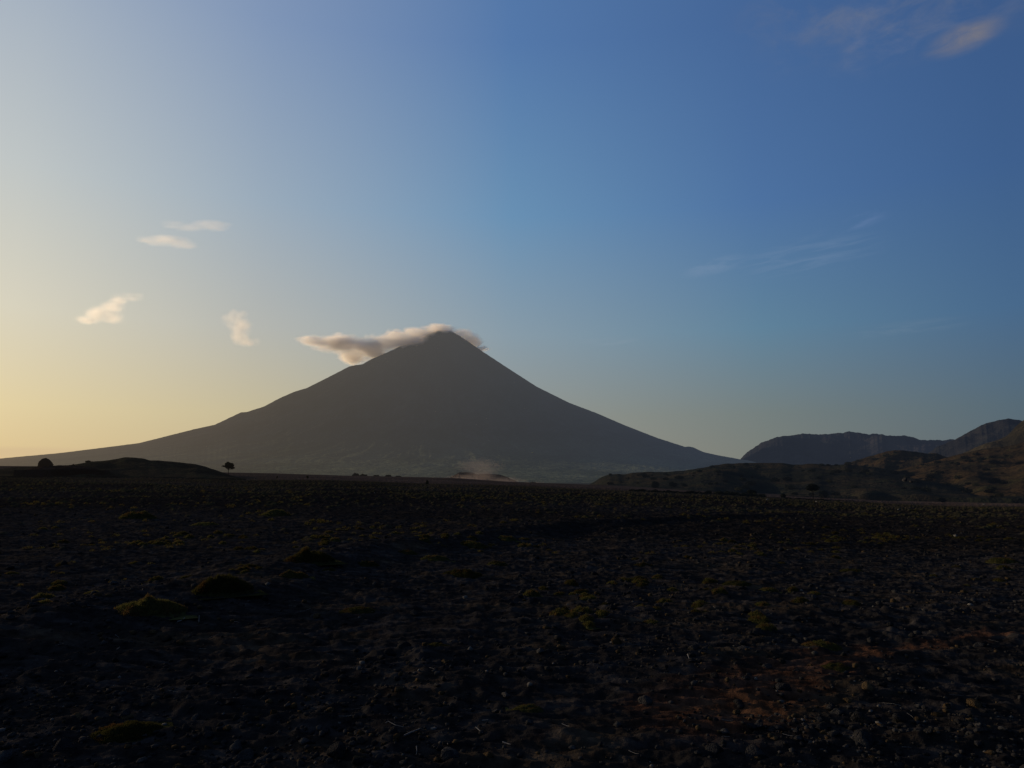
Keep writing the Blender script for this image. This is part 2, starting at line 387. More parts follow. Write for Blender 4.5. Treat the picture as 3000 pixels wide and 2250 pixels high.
volcano = put('volcano', mesh_np('volcano', np.stack([xx, yy, Vz], -1).reshape(-1, 3), grid_faces(len(va), len(vr_))[:, ::-1]), M_volc)
tag(volcano, kind='structure')

# far range on the right ---------------------------------------------
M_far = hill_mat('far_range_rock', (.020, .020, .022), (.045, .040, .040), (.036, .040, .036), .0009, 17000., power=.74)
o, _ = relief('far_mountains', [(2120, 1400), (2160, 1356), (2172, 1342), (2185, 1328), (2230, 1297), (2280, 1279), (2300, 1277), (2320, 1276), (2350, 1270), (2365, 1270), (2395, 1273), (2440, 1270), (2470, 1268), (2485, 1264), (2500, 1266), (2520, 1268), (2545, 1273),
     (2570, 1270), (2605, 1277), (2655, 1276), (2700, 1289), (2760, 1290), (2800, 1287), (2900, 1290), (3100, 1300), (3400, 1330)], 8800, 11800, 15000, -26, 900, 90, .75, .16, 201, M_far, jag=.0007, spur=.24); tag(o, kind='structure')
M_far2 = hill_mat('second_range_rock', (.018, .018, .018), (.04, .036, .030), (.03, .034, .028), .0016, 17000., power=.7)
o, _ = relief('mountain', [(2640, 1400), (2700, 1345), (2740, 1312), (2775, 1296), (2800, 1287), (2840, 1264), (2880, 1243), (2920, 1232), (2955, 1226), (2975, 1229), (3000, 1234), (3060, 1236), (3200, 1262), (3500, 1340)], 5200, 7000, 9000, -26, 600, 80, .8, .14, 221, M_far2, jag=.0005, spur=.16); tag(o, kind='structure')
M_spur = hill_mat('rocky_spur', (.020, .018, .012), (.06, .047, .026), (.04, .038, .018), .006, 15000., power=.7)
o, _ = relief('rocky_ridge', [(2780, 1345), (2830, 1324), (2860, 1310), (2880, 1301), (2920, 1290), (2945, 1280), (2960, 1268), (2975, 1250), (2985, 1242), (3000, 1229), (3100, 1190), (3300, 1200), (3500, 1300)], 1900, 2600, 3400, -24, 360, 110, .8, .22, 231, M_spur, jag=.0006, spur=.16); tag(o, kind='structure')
# brown hills in front of them ------------------------------------------
M_h1 = hill_mat('green_hill_soil', (.017, .018, .015), (.036, .028, .018), (.032, .033, .017), .02, 12000.)
M_h2 = hill_mat('brown_hill_soil', (.020, .017, .012), (.044, .029, .016), (.038, .034, .015), .022, 12000.)
ZB = -14
hills = []
o, g1 = relief('hill', [(2430, 1420), (2480, 1358), (2520, 1345), (2550, 1336), (2580, 1328), (2600, 1322), (2620, 1319), (2650, 1320), (2680, 1323), (2720, 1329), (2745, 1327), (2760, 1335), (2850, 1360), (3000, 1400)], 900, 1150, 1500, ZB, 420, 140, .9, .28, 251, M_h2, jag=.0006, spur=.2); hills.append(o)
o, g2 = relief('hill', [(2480, 1445), (2560, 1400), (2640, 1374), (2700, 1360), (2760, 1344), (2820, 1328), (2870, 1318), (2900, 1312), (2950, 1308), (2975, 1302), (3000, 1296), (3100, 1270), (3300, 1262), (3600, 1330)], 520, 860, 1300, ZB - 1, 520, 170, .8, .24, 261, M_h2, jag=.0007, spur=.22); hills.append(o)
o, g3 = relief('hill', [(1715, 1424), (1740, 1412), (1760, 1398), (1785, 1390), (1810, 1389), (1835, 1390), (1850, 1385), (1900, 1382), (1950, 1383), (2000, 1379), (2030, 1375), (2060, 1370), (2100, 1362), (2130, 1358), (2200, 1356), (2290, 1356), (2330, 1362), (2380, 1358), (2430, 1363), (2480, 1360), (2560, 1368), (2700, 1392), (2850, 1425), (3000, 1450)], 470, 800, 1100, -9, 640, 170, .75, .20, 271, M_h1, jag=.0006, spur=.2); hills.append(o)
for o in hills: tag(o, kind='structure')
# low mound on the left and the small one in the middle ---------------------
M_md = hill_mat('dark_mound_soil', (.018, .017, .013), (.034, .027, .018), (.034, .035, .019), .06, 14000.)
o, g4 = relief('mound', [(-60, 1380), (40, 1369), (120, 1366), (210, 1362), (235, 1358), (260, 1353), (300, 1350), (340, 1345), (362, 1340), (380, 1340), (405, 1341), (440, 1348), (480, 1350), (530, 1355), (575, 1360), (600, 1366), (630, 1376), (655, 1385), (680, 1394), (720, 1404)], 225, 300, 420, 1.4, 420, 90, .8, .25, 281, M_md, jag=.0006, spur=.15); tag(o, kind='structure')
M_md2 = hill_mat('reddish_mound_soil', (.016, .011, .009), (.034, .021, .016), (.02, .016, .012), .02, 5500.)
o, g5 = relief('mound', [(1270, 1416), (1320, 1398), (1345, 1384), (1360, 1383), (1380, 1384), (1400, 1390), (1425, 1387), (1460, 1390), (1480, 1395), (1500, 1404), (1515, 1411), (1550, 1420)], 640, 760, 900, -9, 240, 60, .8, .2, 291, M_md2, jag=.0005, spur=.15); tag(o, kind='structure')
M_md3 = hill_mat('red_bank_soil', (.024, .015, .012), (.040, .026, .020), (.030, .024, .015), .15, 16000.)
o, g6 = relief('bank', [(40, 1388), (80, 1374), (100, 1369), (115, 1366), (150, 1364), (200, 1363), (235, 1364), (280, 1372), (320, 1388)], 227, 241, 262, 3.6, 140, 40, .5, .5, 301, M_md3); tag(o, kind='structure')

# ------------------------------------------------------------------ clouds: real volumes of vapour
def blob_mesh(ells, scale, voxel):
    bm = bmesh.new()
    for c, rr in ells:
        m4 = Matrix.Translation(c) @ Matrix.Diagonal((rr[0] * scale, rr[1] * scale, rr[2] * scale, 1))
        bmesh.ops.create_icosphere(bm, subdivisions=4, radius=1, matrix=m4)
    me = bpy.data.meshes.new('vapour'); bm.to_mesh(me); bm.free()
    t = bpy.data.objects.new('tmp', me); C.objects.link(t)
    md = t.modifiers.new('r', 'REMESH'); md.mode = 'VOXEL'; md.voxel_size = voxel
    dg = bpy.context.evaluated_depsgraph_get(); dg.update(); m2 = bpy.data.meshes.new_from_object(t.evaluated_get(dg))
    bpy.data.objects.remove(t); return m2
def vapour(name, ells, origin, dens, nscale, amp, edge, colour, label, cat, aniso=.62, step=.25, emit=None, squash=(1, 1, 1), detail=4., warp=0.):
    ells = [(Vector(c) - Vector(origin), r_) for c, r_ in ells]
    size = max(max(r_) for _, r_ in ells)
    me = blob_mesh(ells, 1.22, size * .06)
    m, n = mat(name + '_vapour'); P = n.new('ShaderNodeTexCoord').outputs['Object']
    f = None
    if warp:
        wn = n.new('ShaderNodeTexNoise'); n.set(wn.inputs['Vector'], P); wn.inputs['Scale'].default_value = nscale * .8; wn.inputs['Detail'].default_value = 2.
        Pw = n.v('ADD', P, n.v('SCALE', n.v('SUBTRACT', wn.outputs['Color'], (.5, .5, .5)), warp))
    else: Pw = P
    for c, r_ in ells:
        q = n.v('DIVIDE', n.v('SUBTRACT', Pw, tuple(c)), tuple(r_))
        g_ = n.m('SUBTRACT', 1., n.v('DOT_PRODUCT', q, q))
        f = g_ if f is None else n.m('SMOOTH_MAX', f, g_, .45)
    nz = n.noise(n.v('MULTIPLY', P, squash), nscale, detail, .6)
    ff = n.m('ADD', f, n.m('MULTIPLY', n.m('SUBTRACT', nz, .54), amp))
    de = n.m('MULTIPLY', n.m('MULTIPLY', n.rng(ff, 0., edge), n.rng(f, 0.0, .12)), dens)
    pv = n.new('ShaderNodeVolumePrincipled'); pv.inputs['Color'].default_value = (*colour, 1); n.set(pv.inputs['Density'], de); pv.inputs['Anisotropy'].default_value = aniso
    if emit: pv.inputs['Emission Color'].default_value = (*emit[0], 1); n.set(pv.inputs['Emission Strength'], n.m('MULTIPLY', de, emit[1]))
    o_ = n.new('ShaderNodeOutputMaterial'); n.L.new(pv.outputs[0], o_.inputs['Volume'])
    m.cycles.volume_step_rate = step
    o = put(name, me, m, origin); return tag(o, label, cat)
def ell(u, v, ru, rv, D, ry=None, dy=0):
    c = at(u, v, D + dy); k = D / F_PX; return (c, (ru * k, (ry if ry else (ru + rv) * .5) * k, rv * k))
D = VD
WH = (.97, .93, .87)
vapour('summit_cloud', [ell(925, 998, 75, 11, D, 60), ell(985, 1005, 100, 24, D, 70), ell(1060, 1015, 105, 30, D, 80), ell(1040, 1042, 58, 30, D, 50), ell(1090, 1032, 50, 26, D, 50), ell(1130, 1006, 95, 26, D, 80, -120), ell(1105, 1035, 45, 12, D, 50, -60), ell(1190, 1001, 80, 22, D, 130, -330), ell(1240, 978, 62, 18, D, 90, -160), ell(1298, 970, 62, 15, D, 60, -70), ell(1290, 968, 52, 11, D, 90, -150),
     ell(1290, 964, 58, 10, D, 60, 60), ell(1340, 976, 52, 18, D, 60, 40), ell(1384, 1000, 42, 20, D, 60, 60), ell(1412, 1024, 34, 10, D, 50, 60)],
     at(1150, 1010, D), .019, .0050, 2.4, 1.4, WH, 'long grey and cream cloud cap blowing left off the volcano summit', 'cloud', step=.16, squash=(.6, 1, 1.4), warp=190)
D = 9000.
vapour('cloud', [ell(250, 935, 50, 16, D), ell(290, 918, 52, 24, D), ell(330, 900, 46, 30, D), ell(352, 880, 40, 24, D), ell(330, 930, 46, 20, D), ell(388, 872, 40, 14, D)],
     at(300, 910, D), .0092, .007, 2.4, 1.9, WH, 'cream cloud slanting up to the right above the low left slope', 'cloud', step=.2, squash=(.55, 1, 1.3), warp=110)
vapour('cloud', [ell(683, 938, 38, 28, D), ell(706, 955, 40, 34, D), ell(700, 920, 32, 20, D), ell(704, 985, 36, 28, D), ell(728, 1002, 44, 17, D)],
     at(705, 960, D), .0105, .009, 2.6, 1.9, WH, 'small pinkish upright cloud tuft left of the summit cloud', 'cloud', step=.25, squash=(.9, 1, .8), warp=90)
vapour('cloud', [ell(425, 700, 44, 9, D), ell(480, 704, 66, 19, D), ell(530, 712, 52, 17, D), ell(558, 722, 28, 10, D)],
     at(480, 704, D), .0066, .007, 2.4, 1.9, WH, 'flat cream cloud streak, the lower of two high on the left', 'cloud', step=.25, squash=(.35, 1, 1.6), warp=60)
vapour('cloud', [ell(505, 657, 52, 10, D), ell(560, 668, 52, 11, D), ell(620, 662, 72, 16, D)],
     at(560, 664, D), .0042, .007, 2.4, 1.8, WH, 'faint cream cloud streak, the upper of two high on the left', 'cloud', step=.25, squash=(.35, 1, 1.6), warp=60)
D = 640.
vapour('dust_plume', [ell(1310, 1408, 80, 14, D, 15), ell(1385, 1404, 100, 20, D, 20), ell(1412, 1392, 60, 34, D, 18), ell(1470, 1410, 90, 17, D, 18), ell(1540, 1417, 90, 9, D, 12), ell(1405, 1366, 90, 30, D, 12)],
     at(1410, 1395, D), .055, .012, .8, 1.3, (.52, .43, .38), 'pinkish plume of dust drifting over the plain below the volcano', 'dust plume', aniso=.4, step=.12, squash=(.5, 1, 1.3), detail=1.5)
D = 440.
vapour('dust_plume', [ell(2620, 1462, 70, 10, D, 30), ell(2655, 1455, 36, 16, D, 25)], at(2640, 1460, D), .045, .03, .9, 1.3, (.6, .42, .33), 'faint brown puff of dust at the foot of the right hills', 'dust plume', aniso=.4, step=.15, detail=1.5)
vapour('dust_plume', [ell(2880, 1481, 55, 5, D, 20), ell(2960, 1483, 60, 8, D, 20), ell(3060, 1485, 60, 9, D, 20)], at(2950, 1482, D), .10, .05, .9, 1.2, (.6, .40, .32), 'thin reddish trail of dust along the track at the right edge', 'dust plume', aniso=.4, step=.15, detail=1.5)

# ------------------------------------------------------------------ stones
def rock_mesh(seed, sub=3, flat=.62):
    r_ = random.Random(seed); bm = bmesh.new(); bmesh.ops.create_icosphere(bm, subdivisions=sub, radius=1)
    pl = [(Vector((r_.uniform(-1, 1), r_.uniform(-1, 1), r_.uniform(-.4, 1))).normalized(), r_.uniform(.5, .85)) for _ in range(9)]
    off = Vector((seed * 3.1, seed * 1.7, 0))
    for v in bm.verts:
        for nn, dd in pl:
            k = v.co.dot(nn) - dd
            if k > 0: v.co -= nn * k * .9
        v.co *= 1 + .16 * mnoise.noise(v.co * 1.3 + off) + .06 * mnoise.noise(v.co * 4 + off)
        v.co.z = v.co.z * flat
    me = bpy.data.meshes.new('stone'); bm.to_mesh(me); bm.free(); me.polygons.foreach_set('use_smooth', [True] * len(me.polygons)); return me
M_st = [simple_mat('dark_basalt', (.014, .014, .015), (.030, .029, .028), 2.0, bd=.1, bump=.7), simple_mat('tan_tuff', (.038, .027, .015), (.072, .050, .027), 2.0, bd=.1, bump=.7),
        simple_mat('grey_stone', (.026, .025, .025), (.050, .048, .045), 2.0, bd=.1, bump=.7), simple_mat('pale_stone', (.09, .085, .075), (.15, .14, .125), 2.0, bd=.1)]
kinds = [('dark basalt stone half buried in the black ash', 'dark stones scattered on the ash'), ('tan brown stone lying on the black ash', 'tan stones scattered on the ash'), ('grey weathered stone lying on the black ash', 'grey stones scattered on the ash')]
rocks = [[rock_mesh(10 * k + i) for i in range(5)] for k in range(3)]
for k in range(3):
    for m_ in rocks[k]: m_.materials.append(M_st[k])
# particular stones seen in the photograph (photo position, size in px, kind, label)
special = [(800, 2090, 24, 1, 'tan angular block of stone, left of a group of three low left'), (858, 2072, 26, 1, 'rounded tan stone in the middle of a group of three'), (968, 2082, 26, 1, 'tan pointed stone standing right of the group of three'),
    (928, 2016, 16, 2, 'small upright grey stone behind the group of tan stones'), (530, 1886, 26, 1, 'round tan stone left of the centre foreground ridge'), (928, 1806, 20, 1, 'tan round stone catching the light beyond the bent stalk'),
    (1215, 1800, 26, 2, 'pale rounded stone with brown grass behind it'), (545, 2140, 34, 0, 'large dark stone with a thin light rim near the bottom left'), (575, 2108, 26, 2, 'curved grey stone lit along its upper left edge'),
    (415, 2235, 30, 2, 'grey stone with bright edge at the bottom left border'), (1430, 2215, 24, 1, 'orange block of stone at the bottom beside dry stalks'), (1285, 2228, 22, 1, 'small tan stone at the bottom below the dry stalks'),
    (1065, 2205, 22, 1, 'tan flat stone left of the dry stalks'), (1680, 2196, 26, 2, 'rounded grey stone at the bottom right of the centre'), (1552, 2122, 24, 2, 'flat olive grey stone beside the bottom centre tuft'), (1812, 2128, 22, 2, 'grey rounded stone alone at lower right of centre'),
    (2130, 1995, 14, 1, 'small brown stone where the rusty track fades out'), (2290, 1942, 22, 0, 'black stone in the hollow beside the rusty track'), (640, 2000, 18, 2, 'pale olive stone left of the centre foreground'), (1000, 1968, 10, 2, 'little upright pale pebble left of the centre foreground'),
    (618, 2000, 20, 0, 'dark lump of basalt left of the pale olive stone'), (760, 1965, 22, 0, 'dark pointed stone in the left foreground')]
placed = []
def add_rock(p, s, k, i, label=None, group=None, zsc=1., name='stone'):
    o = bpy.data.objects.new(name, rocks[k][i % 5]); C.objects.link(o); o.location = (p.x, p.y, p.z + s * .22)
    o.scale = (s * random.uniform(.8, 1.25), s * random.uniform(.75, 1.1), s * zsc * random.uniform(.75, 1.2)); o.rotation_euler = (random.uniform(-.3, .3), random.uniform(-.3, .3), random.uniform(0, 6.28))
    tag(o, label, 'stone', group); return o
for i, (u, v, px, k, lab) in enumerate(special):
    p = ground_hit(u, v); add_rock(p, .5 * px / F_PX * p.y * 1.15, k, i, lab, zsc=1.15)
cand = []
for _ in range(20000):
    v = 1440 + 830 * random.random() ** 1.0; u = random.uniform(-500, 3500)
    yv = CAM_Z / max((v - HORIZON) / F_PX, .012)
    if yv > 110: continue
    s = random.lognormvariate(math.log(.0085), .62) * (1 + .06 * yv)
    s = min(s, .075); a, b = ray(u, v); dens = float(fbm(np.array(a * yv / 3), np.array(yv / 3), 401, 2))
    if dens + random.uniform(-.4, .4) < .05: continue
    cand.append((s / yv * (1 if 0 < u < 3000 and v < 2245 else .0001), a * yv, yv, s))
cand.sort(reverse=True); cand = cand[:8000]
xs = np.array([c[1] for c in cand]); ys_ = np.array([c[2] for c in cand]); zs_ = height(xs, ys_)
ni = 0; rest = []
for i, (q, x_, y_, s) in enumerate(cand):
    k = random.choices([0, 1, 2], [.62, .16, .22])[0]
    if i < 270:
        add_rock(Vector((x_, y_, zs_[i])), s, k, i, kinds[k][0], kinds[k][1])
    else: rest.append((x_, y_, zs_[i], s, k))
# the countless small ones: one sheet of gravel
bm = bmesh.new(); bmesh.ops.create_icosphere(bm, subdivisions=1, radius=1); bv = np.array([v.co[:] for v in bm.verts]); bf = np.array([[v.index for v in f.verts] for f in bm.faces]); bm.free()
V_, F_, MI = [], [], []
for i, (x_, y_, z_, s, k) in enumerate(rest):
    q = bv * (1 + .35 * rng.standard_normal((len(bv), 1)) * .6) * np.array([1.1, .85, .7]) * s; th_ = rng.random() * 6.28; c_, s_ = math.cos(th_), math.sin(th_)
    q = np.stack([q[:, 0] * c_ - q[:, 1] * s_, q[:, 0] * s_ + q[:, 1] * c_, q[:, 2]], 1) + [x_, y_, z_ + s * .25]
    V_.append(q); F_.append(bf + i * len(bv)); MI += [k if rng.random() > .03 else 3] * len(bf)
me = mesh_np('gravel', np.concatenate(V_), np.concatenate(F_)); o = put('gravel', me, M_st); me.polygons.foreach_set('material_index', MI); tag(o, 'countless small stones strewn over the black ash plain', 'gravel', kind='stuff')

# ------------------------------------------------------------------ cushions of grass
M_gr = simple_mat('dry_olive_grass', (.034, .033, .010), (.055, .050, .016), 6.0, bd=.02, trans=.5)
M_gb = simple_mat('brown_grass', (.045, .026, .011), (.075, .044, .017), 6.0, bd=.02, trans=.5)
M_soil = simple_mat('tuft_soil', (.025, .024, .010), (.050, .046, .016), 5.0, bd=.03)
def tuft_mesh(seed, blades, rx=1., ry=.7, rz=.35, bl=.10, bw=.010):
    """mound of soil and roots covered in short blades; unit radius"""
    r_ = random.Random(seed); V, F, MI = [], [], []; o1 = r_.uniform(0, 99)
    def hh(px, py):
        q = math.hypot(px / rx, py / ry); a_ = math.atan2(py, px)
        q /= (1 + .28 * mnoise.noise(Vector((math.cos(a_) * 1.4 + o1, math.sin(a_) * 1.4, 0))))
        return rz * max(0, 1 - q * q) * (1 + .55 * mnoise.noise(Vector((px * 2.6 + o1, py * 2.6, 3))) + .3 * mnoise.noise(Vector((px * 7 + o1, py * 7, 3))))
    nn = 34
    for i in range(nn + 1):
        for j in range(nn + 1):
            px, py = (i / nn * 2 - 1) * rx * 1.3, (j / nn * 2 - 1) * ry * 1.3; V.append((px, py, hh(px, py) - .02 - (.1 if hh(px, py) <= 0 else 0)))
    for i in range(nn):
        for j in range(nn):
            a_ = i * (nn + 1) + j; F.append((a_, a_ + nn + 1, a_ + nn + 2, a_ + 1)); MI.append(2)
    for _ in range(blades):
        while True:
            px, py = r_.uniform(-1.2, 1.2) * rx, r_.uniform(-1.2, 1.2) * ry; z0 = hh(px, py)
            if z0 > .03 or (z0 > 0 and r_.random() < .4): break
        a_ = r_.uniform(0, 6.28); l = bl * r_.uniform(.5, 1.4); le = r_.uniform(.1, .9); w_ = bw * r_.uniform(.7, 1.5)
        tx, ty = math.cos(a_), math.sin(a_); b0 = len(V); wx, wy = -ty * w_, tx * w_
        V += [(px - wx, py - wy, z0 - .02), (px + wx, py + wy, z0 - .02), (px + tx * l * le + wx * .2, py + ty * l * le + wy * .2, z0 + l * (1 - .5 * le)), (px + tx * l * le - wx * .2, py + ty * l * le - wy * .2, z0 + l * (1 - .5 * le))]
        F.append((b0, b0 + 1, b0 + 2, b0 + 3)); MI.append(0 if mnoise.noise(Vector((px * 2 + o1, py * 2, 9))) > -.22 + r_.uniform(-.2, .2) else 1)
    me = mesh_np('grass_tuft', V, F); me.polygons.foreach_set('material_index', MI)
    for m_ in (M_gr, M_gb, M_soil): me.materials.append(m_)
    return me
def add_tuft(me, p, s, rz, label, group=None, zs=1.):
    o = bpy.data.objects.new('grass_tuft', me); C.objects.link(o); o.location = p; o.scale = (s, s, s * zs); o.rotation_euler = (0, 0, rz); return tag(o, label, 'grass tuft', group)
big = [(655, 1735, 82, 1.0, 9000, 'large rounded olive grass mound on the left foreground ridge', .55), (425, 1795, 100, .75, 9000, 'long low dark grass mound at the lower left end of the ridge', .5), (905, 1645, 72, .8, 6000, 'elongated grassy mound right of the big rounded one', .5),
    (855, 1690, 50, .7, 4000, 'small slanting grass cushion below the elongated mound', .3), (965, 1672, 26, .9, 3000, 'tiny bright grass cushion beside the elongated mound', .2), (1072, 1655, 40, .9, 4000, 'olive grass mound near the centre left of the ridge', .3),
    (1355, 1690, 62, .6, 5000, 'brownish low grass patch left of centre on the slope', .2), (1455, 1662, 34, .8, 3000, 'olive grass hump just right of the brownish patch', .3), (1272, 1642, 44, .6, 3000, 'low grass cushion behind the brownish patch', .2),
    (1275, 1896, 46, .45, 4000, 'thin bright green grass patch in the middle foreground', .1), (360, 2160, 100, .5, 9000, 'long olive grass patch near the bottom left corner', .5), (1545, 2085, 46, .5, 4000, 'olive grass patch at the bottom centre', .1), (1050, 1798, 50, .5, 3000, 'brown grass patch among stones left of centre', .2),
    (2405, 1905, 60, .7, 6000, 'largest tuft of grass on the bend of the rusty track', .2), (2450, 1962, 44, .5, 4000, 'brown grass patch just below the bend of the rusty track', .1), (1885, 1664, 36, .7, 3000, 'orange brown grass tuft right of centre', .1), (2160, 1718, 44, .5, 3000, 'low green grass patch right of centre', .1),
    (2495, 1680, 42, .6, 3000, 'olive grass cushion on the right side of the plain', .1), (2940, 1650, 46, .7, 3000, 'dark grass mound close to the right edge', .1),
    (805, 1512, 44, .8, 3000, 'olive grass mound far off, straight behind the elongated grassy mound', .1), (400, 1520, 50, .8, 3000, 'two humped olive grass mound on the far left of the plain', .2), (600, 1540, 40, .6, 2500, 'low olive grass patch on the left between two farther mounds', .1), (1385, 1604, 40, .8, 3000, 'olive grass hump on the slope just left of the middle', .2), (1480, 1583, 34, .8, 2500, 'small olive grass hump in the middle of the plain', .1), (1190, 1620, 36, .7, 2500, 'brownish grass hump behind the low grass cushion', .1), (620, 1838, 0, .1, 10, '', 0)][:-1]
for i, (u, v, px, zs, nb, lab, rz) in enumerate(big):
    p = ground_hit(u, v, False); s = px / F_PX * p.y; p.z = float(height(p.x, p.y)) - .01
    add_tuft(tuft_mesh(500 + i, nb, 1., .8, .42, bl=.085, bw=.006), p, s, rz, lab, zs=zs)
tm = [tuft_mesh(600 + i, 900, 1., random.uniform(.6, .95), .34, bl=.16, bw=.016) for i in range(6)]
tp = []
while len(tp) < 800:
    v = 1435 + 560 * random.random() ** 1.7; u = random.uniform(-40, 3040); yv = CAM_Z / max((v - HORIZON) / F_PX, .009)
    if yv > 170 or yv < 8 or (yv < 16 and random.random() < .6): continue
    a, b = ray(u, v); d_ = float(fbm(np.array(a * yv / 9), np.array(yv / 9), 61, 3))
    if d_ + random.uniform(-.3, .3) < .2: continue
    s = random.uniform(.05, .12) * (1 + min(yv, 70) * .022); tp.append((s / yv, a * yv, yv, s))
tp.sort(reverse=True)
zz = height(np.array([t_[1] for t_ in tp]), np.array([t_[2] for t_ in tp]))
for i, (q, x_, y_, s) in enumerate(tp[:200]):
    add_tuft(tm[i % 6], (x_, y_, zz[i] - .01), s, random.uniform(0, 6.28), 'small olive brown grass tuft on the black ash', 'small grass tufts on the plain', random.uniform(.7, 1.3))
bl_ = [tuft_mesh(700 + i, 60, 1., .8, .4, bl=.3, bw=.06) for i in range(3)]
Vt, Ft, Mt = [], [], []; off = 0
raw = []
for m_ in bl_:
    vv = np.zeros(len(m_.vertices) * 3, np.float32); m_.vertices.foreach_get('co', vv); ff = np.zeros(len(m_.loops), np.int32); m_.loops.foreach_get('vertex_index', ff); mi = np.zeros(len(m_.polygons), np.int32); m_.polygons.foreach_get('material_index', mi)
    vv = vv.reshape(-1, 3); ff = ff.reshape(-1, 4); raw.append((vv[35 * 35:], ff[34 * 34:] - 35 * 35, mi[34 * 34:]))
for i, (q, x_, y_, s) in enumerate(tp[200:]):
    vv, ff, mi = raw[i % 3]; t_ = rng.random() * 6.28; c_, s_ = math.cos(t_), math.sin(t_)
    Vt.append(np.stack([vv[:, 0] * c_ - vv[:, 1] * s_, vv[:, 0] * s_ + vv[:, 1] * c_, vv[:, 2]], 1) * s + [x_, y_, zz[i + 200]]); Ft.append(ff + off); Mt.append(mi); off += len(vv)
me = mesh_np('ground_cover', np.concatenate(Vt), np.concatenate(Ft)); me.polygons.foreach_set('material_index', np.concatenate(Mt)); o = put('ground_cover', me, [M_gr, M_gb, M_soil]); tag(o, 'sparse low olive ground cover across the far part of the ash plain', 'ground cover', kind='stuff')

# ------------------------------------------------------------------ dry stalks
M_stalk = simple_mat('bleached_straw', (.10, .093, .085), (.16, .15, .135), 20., bd=.002)
def tube(pts, r0, r1, seg=6):
    V, F = [], []
    for i, p in enumerate(pts):
        dd = (pts[min(i + 1, len(pts) - 1)] - pts[max(i - 1, 0)]).normalized(); a_ = dd.cross(Vector((0, 0, 1))).normalized() if abs(dd.z) < .95 else Vector((1, 0, 0)); b_ = dd.cross(a_)
        rr = r0 + (r1 - r0) * i / (len(pts) - 1)
        for k in range(seg): V.append(tuple(p + (a_ * math.cos(k * 6.283 / seg) + b_ * math.sin(k * 6.283 / seg)) * rr))
    for i in range(len(pts) - 1):
        for k in range(seg): F.append((i * seg + k, i * seg + (k + 1) % seg, (i + 1) * seg + (k + 1) % seg, (i + 1) * seg + k))
    return V, F
def stalk(uv, r0, label, group=None, lift=.012):
    pts = []
    for u, v in uv: p = ground_hit(u, v, False); pts.append(Vector((p.x, p.y, float(height(p.x, p.y)) + lift)))
    fine_ = []
    for a_, b_ in zip(pts[:-1], pts[1:]): fine_ += [a_.lerp(b_, k / 4) for k in range(4)]
    fine_.append(pts[-1]); c0 = fine_[0].copy(); V, F = tube([q - c0 for q in fine_], r0, r0 * .6)
    return tag(put('dry_stalk', mesh_np('dry_stalk', V, F), M_stalk, c0), label, 'dry stalk', group)
stalk([(1128, 2143), (1136, 2138), (1158, 2148), (1182, 2152)], .0028, 'thin bent pale stalk with a kink at its left end')
stalk([(1183, 2174), (1205, 2167), (1230, 2160)], .0058, 'thickest straight pale stalk lying below the bent one')
stalk([(1412, 2138), (1430, 2139)], .0035, 'short pale stalk lying flat, right of the bent one')
stalk([(1394, 2156), (1404, 2161), (1414, 2168)], .0034, 'short reddish white stalk slanting down to the right')
stalk([(1304, 2192), (1310, 2198), (1312, 2206)], .0028, 'small curved hook of pale straw')
stalk([(1472, 2198), (1484, 2201), (1496, 2205)], .0042, 'pale stalk slanting at the bottom right of the centre')
stalk([(1220, 2208), (1221, 2216), (1219, 2226)], .003, 'short pale straw left of the small hook')
stalk([(518, 1829), (530, 1826), (541, 1821)], .0065, 'pale straw lying below the dark grass mound')
stalk([(582, 1833), (583, 1818)], .0045, 'upright pale straw below the big rounded mound', lift=.03)
stalk([(340, 1921), (350, 1908)], .0055, 'white straw in the left foreground ash')
stalk([(2015, 1938), (2022, 1950)], .0045, 'white straw left of the rusty track')
stalk([(2640, 2086), (2620, 2084), (2585, 2076)], .002, 'hair thin straw in the dark lower right')
sg = 0
while sg < 34:
    u, v = random.uniform(100, 2900), random.uniform(1780, 2240); L_ = random.uniform(8, 26); a_ = random.uniform(-.7, .7)
    stalk([(u, v), (u + L_ * math.cos(a_), v + .4 * L_ * math.sin(a_)), (u + 1.8 * L_ * math.cos(a_ + .2), v + .7 * L_ * math.sin(a_))], random.uniform(.0010, .0018), 'short hair thin dry straw lying on the ash', 'fine dry straws on the ash'); sg += 1

# ------------------------------------------------------------------ trees and bushes
M_leaf = simple_mat('dark_leaves', (.010, .011, .006), (.020, .020, .010), 2.0, bd=.02, haze=9000.)
M_bark = simple_mat('dark_bark', (.012, .009, .007), (.02, .016, .012), 8.0, bd=.02, haze=9000.)
M_leafr = simple_mat('reddish_leaves', (.020, .013, .009), (.030, .020, .013), 2.0, bd=.02, haze=6000.)
def leaves(lobes, nleaf, size, seed):
    r_ = random.Random(seed); V, F = [], []
    vol = [a_[1][0] * a_[1][1] * a_[1][2] for a_ in lobes]
    for _ in range(nleaf):
        c, rr = r_.choices(lobes, vol)[0]
        while True:
            q = Vector((r_.uniform(-1, 1), r_.uniform(-1, 1), r_.uniform(-1, 1)))
            if q.length < 1 and mnoise.noise(q * 2.2 + Vector(c)) > -.22: break
        p = Vector((c[0] + q.x * rr[0], c[1] + q.y * rr[1], c[2] + q.z * rr[2]))
        a_ = Vector((r_.gauss(0, 1), r_.gauss(0, 1), r_.gauss(0, 1))).normalized(); b_ = a_.orthogonal().normalized(); s = size * r_.uniform(.6, 1.4); b0 = len(V)
        V += [tuple(p - a_ * s), tuple(p + b_ * s * .45), tuple(p + a_ * s), tuple(p - b_ * s * .45)]; F.append((b0, b0 + 1, b0 + 2, b0 + 3))
    return mesh_np('foliage', V, F, False)
